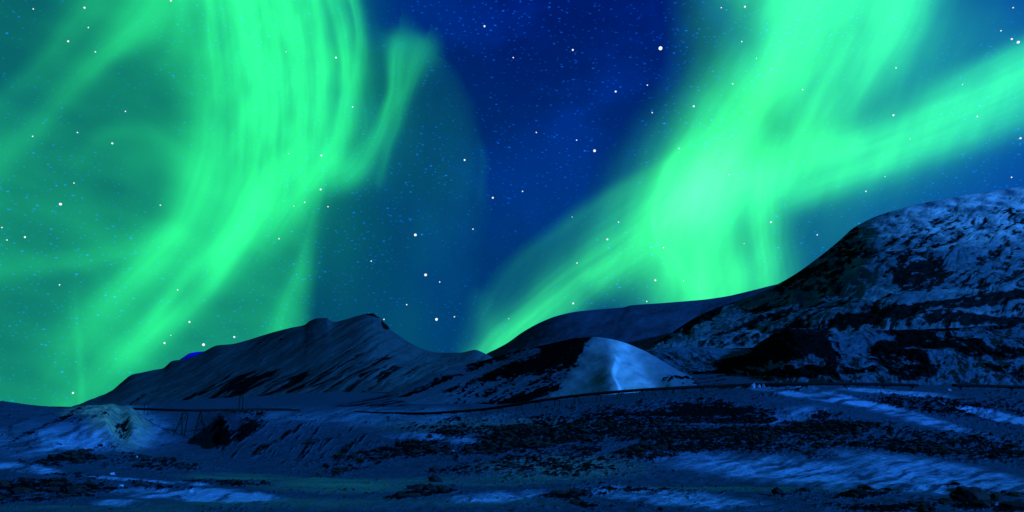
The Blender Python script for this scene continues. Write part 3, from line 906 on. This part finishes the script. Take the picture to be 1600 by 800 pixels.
    # vertical rays inside the curtain
    m = ell(px, py, 440, 110, 120, 200, 0, 1.0)
    I *= 1 + 0.12 * m * fbm((px - 0.10 * py + 0.0005 * (py - 100) ** 2) / 13, py / 240, 4, 299, gain=0.5) + 0.20 * m * fbm((px + 0.2 * py) / 50, py / 110, 3, 298)
    return I


def f_aurR(px, py):
    I = np.zeros_like(px)
    # diffuse glow round the whole display
    I += 0.16 * np.exp(-(((px - 1130 - 0.0 * py) / 60) ** 2 + ((py - 20) / 150) ** 2))
    I += 0.20 * np.exp(-(((px - 1440) / 140) ** 2 + ((py - 130) / 150) ** 2))
    I += 0.10 * np.exp(-(((px - 1290) / 110) ** 2 + ((py - 350) / 90) ** 2))
    I += 0.20 * np.exp(-(((px - 1060) / 110) ** 2 + ((py - 400) / 90) ** 2))
    I += 0.05 * np.exp(-(((px - 1560) / 60) ** 2 + ((py - 40) / 60) ** 2))
    B = [
        # main curtain from the top right down to the ridge
        ([(1360, -300, 100, 150, 1.0), (1300, -80, 90, 110, 1.0), (1262, 20, 62, 95, 1.1), (1225, 95, 66, 60, 1.1), (1170, 165, 60, 62, 1.1), (1125, 240, 62, 72, 1.15), (1100, 310, 60, 80, 1.1), (1100, 380, 70, 86, .85), (1110, 450, 80, 84, .7), (1115, 520, 80, 80, .6)], 1.0, 310, 0.08, 16, 260),
        # right edge pillar
        ([(1215, 200, 26, 30, .0), (1192, 260, 34, 22, .42), (1186, 320, 34, 14, .50), (1188, 380, 36, 14, .50), (1197, 430, 38, 13, .46), (1205, 500, 30, 14, .3)], 1.0, 320, 0.2, 8, 200),
        # tail to the lower left
        ([(1120, 250, 50, 30, .3), (1060, 320, 36, 40, .45), (1000, 372, 28, 40, .48), (940, 415, 24, 38, .50), (880, 458, 22, 34, .55), (830, 500, 22, 28, .62), (790, 535, 22, 26, .66), (755, 575, 24, 26, .6)], 1.0, 330, 0.22, 8, 180),
        ([(1010, 400, 24, 30, .22), (950, 440, 22, 26, .22), (900, 480, 22, 24, .22), (850, 520, 24, 24, .22)], 1.0, 336, 0.2, 8, 180),
        # faint outer veil left of the tail
        ([(1110, 215, 80, 18, .13), (1040, 262, 64, 14, .17), (950, 312, 58, 14, .16), (870, 368, 56, 16, .11), (800, 430, 50, 22, .085), (765, 490, 50, 26, .085), (745, 540, 30, 40, .06)], 1.0, 340, 0.15, 12, 200),
        ([(752, 470, 16, 22, .04), (765, 510, 16, 20, .06), (775, 545, 16, 20, .05)], 1.0, 343, 0.1, 12, 90),
        # arc lines inside the curtain
        ([(1092, 190, 12, 7, .0), (1050, 250, 9, 7, .22), (1026, 310, 8, 7, .18), (1024, 350, 8, 7, .20), (1036, 395, 10, 9, .20), (1060, 440, 14, 12, .08)], 1.0, 350, 0.4, 4, 120),
        ([(1065, 280, 9, 7, .0), (1040, 330, 9, 7, .14), (1044, 380, 9, 7, .16), (1066, 420, 9, 9, .14), (1092, 460, 12, 12, .12)], 1.0, 353, 0.4, 4, 120),
        # pillar bases
        ([(1090, 380, 14, 10, .0), (1096, 440, 12, 9, .20), (1102, 500, 12, 9, .2)], 1.0, 356, 0.3, 4, 120),
        ([(1150, 380, 12, 12, .0), (1160, 440, 14, 12, .14), (1166, 500, 12, 9, .14)], 1.0, 358, 0.3, 4, 120),
        # right arm
        ([(1090, 330, 50, 40, .25), (1180, 290, 36, 36, .50), (1270, 252, 34, 46, .58), (1360, 225, 30, 48, .60), (1450, 190, 28, 46, .68), (1540, 152, 28, 46, .80), (1640, 105, 30, 48, .85), (1800, 40, 40, 60, .7)], 1.0, 360, 0.12, 9, 260),
        ([(1180, 330, 40, 26, .1), (1270, 300, 30, 22, .26), (1360, 262, 26, 22, .30), (1440, 235, 24, 24, .26), (1530, 210, 22, 24, .20), (1640, 165, 26, 30, .2)], 1.0, 366, 0.12, 9, 260),
        ([(1420, 170, 22, 24, .05), (1500, 128, 20, 26, .25), (1580, 90, 18, 28, .36), (1680, 45, 22, 30, .4)], 1.0, 370, 0.12, 9, 260),
        # second curtain right of the main one
        ([(1450, -200, 80, 60, .5), (1420, -40, 56, 44, .52), (1392, 40, 44, 38, .50), (1350, 110, 34, 36, .38), (1310, 170, 28, 36, .26), (1270, 230, 24, 34, .25), (1235, 280, 30, 34, .2)], 1.0, 376, 0.16, 9, 220),
        ([(1330, 60, 18, 14, .1), (1300, 110, 14, 12, .16), (1272, 165, 12, 10, .18), (1250, 215, 12, 12, .14), (1236, 260, 12, 12, .06)], 1.0, 380, 0.2, 6, 220),
    ]
    for pts, a_, sd_, stk, sw, sl in B:
        I += band(px, py, pts, a_, sd_, stk, sw, sl)
    # darker cell and fold between the curtains
    I += 0.30 * np.exp(-(((px - 1330) / 110) ** 2 + ((py - 60) / 130) ** 2)) + 0.28 * np.exp(-(((px - 1390) / 60) ** 2 + ((py + 10) / 90) ** 2)) + 0.30 * np.exp(-(((px - 1290) / 110) ** 2 + ((py - 235) / 60) ** 2)) + 0.25 * np.exp(-(((px - 1110) / 95) ** 2 + ((py - 420) / 80) ** 2))
    I += 0.14 * ell(px, py, 1235, 190, 60, 60, 0, 1.8)
    I *= 1 - 0.16 * ell(px, py, 1205, 185, 18, 56, -28, 1.7)
    I *= 1 - 0.14 * ell(px, py, 1300, 262, 80, 10, 18, 1.6)
    I *= 1 - 0.22 * ell(px, py, 925, 470, 16, 40, 36, 1.7)
    I *= 1 + 0.09 * fbm((px + 0.35 * py) / 30, py / 160, 3, 399, gain=0.5) + 0.13 * fbm((px + 0.4 * py) / 90, py / 120, 3, 398)
    return I


M_aurL = emission_aurora('aurora_glow', (0.028, 1.0, 0.20, 1))
M_aurR = emission_aurora('aurora_glow_right', (0.045, 1.0, 0.18, 1))
sky_shell('aurora', -420, 900, -420, 700, 2.6, f_aurL, M_aurL, 'green aurora curtain on the left, tall bright band curling down to the dark ridge')
sky_shell('aurora', 640, 2100, -420, 640, 2.6, f_aurR, M_aurR, 'green aurora on the right, broad column over the ridge with an arm reaching right')

# ------------------------------------------------------------------ bright stars
STARS = [(52, 14, 1), (132, 12, 2), (138, 43, 1), (106.5, 64.5, 2), (149, 81, 1), (196, 174, 1), (121, 207, 1), (51, 213, 1), (175.5, 224, 2), (115.5, 286, 1), (267, 1, 2),
         (757, 41, 2), (525, 90, 2), (447, 81, 0), (551, 167, 1), (502, 243, 2), (451, 240, 0), (726, 250, 2), (501, 296, 2),
         (1032, 75.4, 4), (895, 78, 2), (802, 90, 1), (1011.5, 133, 1), (962, 143, 2), (1019, 176, 1), (1084, 166, 2), (838, 207, 1), (901, 219, 1), (929, 235.5, 3), (1164, 10.5, 2), (1127, 12, 1), (1159, 65, 1), (1145, 131, 1), (1061, 232, 1), (816.5, 299, 1), (1182, 91, 0), (1139, 273, 0),
         (1583, 12, 1), (1564, 48, 1), (1581, 61, 2), (1591, 66, 3), (1400, 106, 1), (1254, 140, 1), (1396, 180, 2), (1504, 132, 0), (1527, 182, 1), (1422, 217, 0), (1594.5, 216, 2), (1580.6, 277, 1), (1383, 276, 0), (1353, 299, 1),
         (94.5, 319, 3), (250.5, 320.6, 1), (3, 355.5, 1), (11, 375, 1), (39, 370.5, 2), (93, 445, 1), (277.5, 453, 1), (296, 503, 2), (267, 524, 0), (257, 536, 2), (318, 538.5, 3), (366, 526.5, 2), (114, 614, 2),
         (476, 316, 1), (459, 322, 0), (512.5, 323, 1), (436, 373, 1), (649, 367, 3), (580, 408, 1), (665, 429.5, 3), (687, 440.6, 1), (635.5, 476, 1), (682, 499, 3), (710, 495, 1), (770, 309, 2), (739, 358, 1), (795, 498, 0), (600, 499, 1),
         (894, 339, 0), (966.5, 347, 1), (949, 374, 2), (901.6, 411, 1), (1036.6, 387, 1), (1024, 438, 2), (1068, 439, 0), (895.6, 474, 2), (1204.6, 347, 2), (1162.6, 380.5, 0), (1010.7, 471, 1), (1277, 367, 1)]
M_star = bpy.data.materials.new('starlight')
M_star.use_nodes = True
_w = NT(M_star.node_tree)
_e = _w.n('ShaderNodeEmission')
_e.inputs[0].default_value = (0.86, 0.95, 1.0, 1)
_e.inputs[1].default_value = 1.25
_o = _w.n('ShaderNodeOutputMaterial')
_w.put(_o.inputs[0], _e.outputs[0])
M_star.cycles.emission_sampling = 'NONE'
import bmesh
bm = bmesh.new()
bmesh.ops.create_icosphere(bm, subdivisions=2, radius=1.0)
star_me = bpy.data.meshes.new('star')
bm.to_mesh(star_me)
bm.free()
star_me.materials.append(M_star)
SR = SKY_R * 0.97
star_list = []
for sx_, sy_, cl in STARS:
    dx, dy, dz = ray(sx_, sy_)
    n = math.sqrt(dx * dx + dy * dy + dz * dz)
    o = bpy.data.objects.new('star', star_me)
    o.location = (dx / n * SR, dy / n * SR, EYE + dz / n * SR)
    r = (0.65, 0.95, 1.4, 2.05, 2.9)[cl] / F * SR / n
    o.scale = (r, r, r)
    scene.collection.objects.link(o)
    size = ('very faint tiny', 'faint small', 'clear white', 'bright large', 'brightest and largest')[cl]
    if sx_ < 540: where = 'shining in the left aurora'
    elif sx_ < 790: where = 'in the blue sky over the rocky peak'
    elif (sx_ - 1060) < -(sy_ - 240) * 0.75 and sy_ < 330 and sx_ < 1100: where = 'in the dark blue gap between the two auroras'
    elif sx_ > 1540: where = 'at the far right edge of the sky'
    else: where = 'shining in the right aurora'
    star_list.append((o, size, where, sy_, sx_))

ORD = ['highest', 'second highest', 'third highest', 'fourth highest', 'fifth highest', 'sixth highest', 'seventh highest', 'eighth highest', 'ninth highest', 'tenth highest',
       'eleventh highest', 'twelfth highest', 'thirteenth highest', 'fourteenth highest', 'fifteenth highest', 'sixteenth highest', 'seventeenth highest', 'eighteenth highest']
kinds_ = {}
for it in star_list: kinds_.setdefault(it[1:3], []).append(it)
for (size, where), its in kinds_.items():
    its.sort(key=lambda q: (q[3], q[4]))
    for n_, it in enumerate(its):
        lab = size + ' star ' + where if len(its) == 1 else ORD[n_] + ' of the ' + size + ' stars ' + where
        tag(it[0], lab, 'star', 'stars scattered over the night sky')

# ------------------------------------------------------------------ pipeline
M_pipe = plain_material('weathered_pipe_cladding', (0.012, 0.012, 0.013), 0.9, 0.8, 0.4)
M_wood = plain_material('old_timber', (0.014, 0.012, 0.011), 0.9, 2.0, 0.5)


def tube_bm(bm, pts, r, seg=10, closed_ends=True):
    rings = []
    P = [Vector(p) for p in pts]
    for i, p in enumerate(P):
        d = (P[min(i + 1, len(P) - 1)] - P[max(i - 1, 0)]).normalized()
        up = Vector((0, 0, 1)) if abs(d.z) < 0.9 else Vector((1, 0, 0))
        a = d.cross(up).normalized()
        b = d.cross(a).normalized()
        rings.append([bm.verts.new(p + (a * math.cos(t) + b * math.sin(t)) * r) for t in [2 * math.pi * j / seg for j in range(seg)]])
    for i in range(len(rings) - 1):
        for j in range(seg):
            bm.faces.new((rings[i][j], rings[i][(j + 1) % seg], rings[i + 1][(j + 1) % seg], rings[i + 1][j]))
    if closed_ends:
        bm.faces.new(rings[0][::-1])
        bm.faces.new(rings[-1])


def beam_bm(bm, a, b, w, h=None):
    h = h or w
    a, b = Vector(a), Vector(b)
    d = (b - a).normalized()
    up = Vector((0, 0, 1)) if abs(d.z) < 0.9 else Vector((0, 1, 0))
    s = d.cross(up).normalized()
    u = s.cross(d).normalized()
    vs = []
    for p in (a, b):
        for q in ((-1, -1), (1, -1), (1, 1), (-1, 1)):
            vs.append(bm.verts.new(p + s * q[0] * w / 2 + u * q[1] * h / 2))
    for f in ((0, 1, 2, 3), (7, 6, 5, 4), (0, 4, 5, 1), (1, 5, 6, 2), (2, 6, 7, 3), (3, 7, 4, 0)):
        bm.faces.new([vs[i] for i in f])


def finish(name, bm, mat, parent=None, origin=(0, 0, 0), smooth=False):
    me = bpy.data.meshes.new(name)
    for v in bm.verts:
        v.co -= Vector(origin)
    bmesh.ops.recalc_face_normals(bm, faces=bm.faces)
    bm.to_mesh(me)
    bm.free()
    if smooth:
        for p in me.polygons: p.use_smooth = True
    return link(name, me, mat, parent)


def pipeline(pts, r, sup, label, post=0.22, name='pipeline'):
    """pts: px, py, Y of the pipe's axis; sup: photo columns of its supports"""
    fx = interp([(p[0], p[1]) for p in pts]); fy = interp([(p[0], p[2]) for p in pts])
    cols = np.arange(pts[0][0], pts[-1][0] + 1, 8.0)
    path = [tuple(at(c, float(fx(c)), float(fy(c)))) for c in cols]
    o = empty(name, path[0])
    org = path[0]
    bm = bmesh.new()
    tube_bm(bm, path, r, 12)
    finish('pipe', bm, M_pipe, o, org, True)
    # joint bands
    for c in cols[4::9]:
        p = at(c, float(fx(c)), float(fy(c)))
        q = at(c + 2.0, float(fx(c + 2.0)), float(fy(c + 2.0)))
        bm = bmesh.new()
        tube_bm(bm, [tuple(p), tuple(q)], r * 1.12, 12)
        finish('joint_band', bm, M_pipe, o, org)
    for c in sup:
        p = Vector(at(c, float(fx(c)), float(fy(c))))
        p2 = Vector(at(c + 4, float(fx(c + 4)), float(fy(c + 4))))
        d = (p2 - p).normalized()
        s = Vector((-d.y, d.x, 0)).normalized()
        bm = bmesh.new()
        beam_bm(bm, p - s * 0.9 - Vector((0, 0, r + 0.1)), p + s * 0.9 - Vector((0, 0, r + 0.1)), 0.25, 0.22)
        for e, t in ((-1, 0.0), (1, 0.0)):
            q = p + s * 0.7 * e + d * 0.45 * e
            gz_ = ground_z(q.x, q.y) - 0.4
            beam_bm(bm, (q.x, q.y, p.z - r - 0.1), (q.x, q.y, min(gz_, p.z - r - 0.9)), post)
        finish('support', bm, M_wood, o, org)
    tag(o, label, 'pipeline')
    return o


pipeline([(555, 643.5, 262), (600, 645.5, 250), (660, 646, 238), (700, 644, 232), (760, 639, 222), (800, 633, 216), (850, 625, 210), (900, 618.5, 205), (960, 612.5, 200), (1000, 609.5, 198), (1060, 606, 196), (1100, 604, 195), (1160, 601.5, 194), (1230, 599.5, 193), (1300, 599.5, 193), (1400, 601, 193), (1436, 602, 193)],
         0.42, [608, 634, 660, 686, 709, 732, 756, 782, 811, 840, 870, 901, 935, 967, 1002, 1039, 1068, 1097, 1128, 1165, 1210, 1260, 1320, 1380, 1425], 'long dark pipeline on short posts curving past the snow hill')
pipeline([(1488, 602, 193), (1540, 603, 192), (1600, 605, 191), (1700, 607, 190), (1800, 610, 189)], 0.42, [1500, 1580, 1640, 1720, 1790], 'short dark pipeline section at the right edge beyond the snow gap')
lp = pipeline([(60, 636.5, 212), (130, 637.5, 205), (200, 638.5, 196), (250, 640.0, 185), (300, 641.3, 180), (350, 640.8, 182), (400, 640.0, 190), (440, 639.6, 200), (468, 641.5, 208)], 0.33, [80, 140, 365, 388, 415, 442],
              'dark pipeline bridging the snowy ravine on the left', name='pipe_bridge')
# second thin pipe joining it
# trestles standing in the ravine under the pipe
org = tuple(lp.location)


def trestle(top, feet, braces, Yd, label, w=0.20):
    T0 = Vector(at(top[0][0], top[0][1], Yd))
    bm = bmesh.new()
    P = lambda q, dy=0: Vector(at(q[0], q[1], Yd + dy))
    for a, b, dy in feet: beam_bm(bm, P(a), P(b, dy), w)
    finish('leg', bm, M_wood, lp_tr, lp_tr.location)
    bm = bmesh.new()
    for a, b, dy in braces: beam_bm(bm, P(a, dy), P(b, dy), w * 0.7)
    finish('brace', bm, M_wood, lp_tr, lp_tr.location)


def leg_set(name, label, Yd, legs, braces, cap=None, w=0.20, group=None):
    base = at(legs[0][1][0], legs[0][1][1], Yd)
    o = empty(name, base)
    for a, b, da, db in legs:
        bm = bmesh.new()
        p, q = Vector(at(a[0], a[1], Yd + da)), Vector(at(b[0], b[1], Yd + db))
        q.z = min(q.z, ground_z(q.x, q.y) + 0.0) - 0.15 if abs(ground_z(q.x, q.y) - q.z) < 3 else q.z
        beam_bm(bm, p, q, w)
        finish('leg', bm, M_wood, o, base)
    for a, b, da, db in braces:
        bm = bmesh.new()
        beam_bm(bm, at(a[0], a[1], Yd + da), at(b[0], b[1], Yd + db), w * 0.6)
        finish('brace', bm, M_wood, o, base)
    if cap:
        bm = bmesh.new()
        beam_bm(bm, at(cap[0][0], cap[0][1], Yd), at(cap[1][0], cap[1][1], Yd), w * 1.2)
        finish('cap_beam', bm, M_wood, o, base)
    tag(o, label, 'trestle', group)
    return o


leg_set('trestle', 'flat-topped wooden trestle with splayed legs under the pipe bridge', 180,
        [((286, 646), (272, 669), 0, 0), ((294, 646), (289, 669), 0, 0), ((284, 647), (286, 668), 3, 3)],
        [((291, 653), (275, 669), 0, 0), ((284, 656), (292, 648), 1, 1)], cap=((284, 646), (295, 646)), group='trestles under the pipe bridge')
leg_set('trestle', 'tall A-shaped wooden trestle in the ravine beside the rocky bank', 179,
        [((313, 643), (301, 689), 0, -2), ((313.5, 643), (321, 676), 0, 1)],
        [((311, 652), (319, 668), 0, 0), ((316, 654), (306, 672), 0, 0)], cap=((311.5, 642.5), (315.5, 642.5)), group='trestles under the pipe bridge', w=0.24)
leg_set('post_frame', 'pair of tall thin wooden posts rising above the pipe beside the bank', 178,
        [((375.2, 618.5), (372.8, 646), 0, 0), ((380.0, 619.0), (378.6, 645), 0, 0)],
        [((374.6, 620), (380.2, 620.5), 0, 0)], w=0.19)['category'] = 'post frame'
for q in bpy.data.objects:
    if q.name.startswith('post_frame'): pass

# small poles beside the pipe on the far left
for c, t_, lab in ((226.5, 631.5, 'short thin pole left of its twin by the pipe'), (232.5, 630.5, 'short thin pole right of its twin by the pipe')):
    p = at(c, t_, 205)
    g_ = ground_z(p[0], p[1])
    bm = bmesh.new()
    tube_bm(bm, [tuple(p), (p[0], p[1], g_ - 0.2)], 0.09, 7)
    base = (p[0], p[1], g_)
    o = finish('pole', bm, M_wood, None, base)
    o.location = base
    tag(o, lab, 'pole', 'poles by the pipe bridge')

# ------------------------------------------------------------------ loose rocks and ice
M_rock = plain_material('dark_boulder', (0.030, 0.030, 0.032), 0.85, 1.2, 0.7, 0.08)
M_ice = plain_material('crusted_ice', (0.30, 0.50, 0.75), 0.35, 1.5, 0.25, 0.05)


def lump(name, px, Y, w, h, d, mat, label, cat, group=None, seed=0, spiky=0.0, rot=0.0):
    x, y_, z_ = ground_point(px, Y)
    rr = random.Random(seed)
    bm = bmesh.new()
    bmesh.ops.create_icosphere(bm, subdivisions=3, radius=1.0)
    off = [rr.uniform(0, 40) for _ in range(3)]
    for v in bm.verts:
        c = v.co.copy()
        n_ = float(fbm(np.array([c.x * 1.3 + off[0] + c.z]), np.array([c.y * 1.3 + off[1] - c.z * .7]), 4, seed)[0])
        f = 1 + 0.42 * n_
        # facets: clip by a few planes
        c = c * f
        for q in range(6):
            a = Vector((math.cos(q * 1.1 + off[2]), math.sin(q * 1.7 + off[0]), 0.7 * math.sin(q * 2.3 + off[1]))).normalized()
            e = c.dot(a) - 0.72
            if e > 0: c -= a * e * 0.85
        c.z += spiky * max(0, c.z) * abs(math.sin(5 * c.x + off[0]))
        v.co = Vector((c.x * w / 2, c.y * d / 2, c.z * h))
    me = bpy.data.meshes.new(name)
    bm.to_mesh(me)
    bm.free()
    o = link(name, me, mat)
    o.location = (float(x), float(y_), float(z_) + h * 0.12)
    o.rotation_euler = (0, 0, rot)
    tag(o, label, cat, group)
    return o


BR = 'dark boulders in the foreground snow'
for i, a in enumerate([
        (1517, 48.5, 2.6, 0.75, 1.8, 'largest dark boulder hump in the lower right corner of the snow'),
        (1556, 49, 1.0, 0.45, 0.8, 'small dark boulder just right of the largest hump'),
        (1478, 46.5, 1.2, 0.30, 0.9, 'low flat dark boulder just left of the largest hump'),
        (1447, 42.5, 1.2, 0.45, 1.0, 'dark boulder cut by the bottom edge of the photo'),
        (1585, 44, 1.5, 0.35, 1.0, 'flat dark boulder in the bottom right corner'),
        (1492, 60, 1.6, 0.22, 0.8, 'thin dark slab of rock on the snow above the corner boulders'),
        (1590, 56, 1.7, 0.26, 0.9, 'dark rock ledge at the right edge above the corner boulders'),
        (1352, 57, 1.8, 0.34, 1.2, 'long low dark rock on the near snow bank, left of the big hump'),
        (1392, 58, 1.3, 0.26, 1.0, 'low dark rock beside the long rock on the near bank'),
        (655, 56, 2.2, 0.30, 1.0, 'dark rock showing through the ice in the lower middle'),
        (682, 58, 0.9, 0.24, 0.8, 'small dark rock right of the rock in the ice'),
        (885, 56, 2.0, 0.30, 1.0, 'low dark rock on the near snow right of the middle'),
        (912, 53, 0.8, 0.26, 0.7, 'small dark rock beside the low rock near the middle')]):
    lump('boulder', a[0], a[1], a[2], a[3], a[4], M_rock, a[5], 'boulder', BR, seed=i + 1, rot=i * 0.7)
# cairn-like stone on the dark foothill
p = at(1281, 511.5, 548)
o = lump('standing_stone', 1281, 548, 2.6, 4.2, 2.2, M_rock, 'small upright dark stone on top of the dark foothill', 'stone', seed=33)
o.location = (p[0], p[1], p[2] - 0.5)
# ice blocks by the pipe and near shore
IG = 'pale ice chunks lying on the snow'
for i, a in enumerate([
        (1178, 185, 1.3, 1.0, 0.7, 'jagged pale ice chunk by the pipe, leftmost of the cluster'),
        (1186, 185, 1.8, 0.6, 0.9, 'low pale ice chunk in the middle of the cluster by the pipe'),
        (1193, 185, 1.3, 0.8, 0.7, 'pale ice chunk by the pipe, rightmost of the cluster'),
        (1484, 185, 1.3, 0.55, 0.8, 'small pale ice chunk at the broken end of the pipeline'),
        (193, 92, 0.7, 0.4, 0.6, 'tiny pale ice chunk on the snow below the icy mound'),
        (176, 74, 0.5, 0.3, 0.5, 'bright ice chunk on the near left bank'),
        (213, 92, 0.6, 0.28, 0.5, 'pale ice chunk right of the tiny one below the mound'),
        (188, 62, 0.55, 0.25, 0.4, 'bright broken ice on the rim of the left shore'),
        (300, 57, 0.5, 0.25, 0.4, 'bright ice chunk at the edge of the lower left drift'),
        (708, 100, 0.6, 0.4, 0.5, 'lone bright ice chunk on the strewn slope in the middle')]):
    lump('ice_chunk', a[0], a[1], a[2] * (0.9 if a[1] > 120 else 0.65), a[3] * (0.9 if a[1] > 120 else 0.55), a[4], M_ice, a[5], 'ice chunk', IG, seed=50 + i, spiky=0.25, rot=i * 1.1)
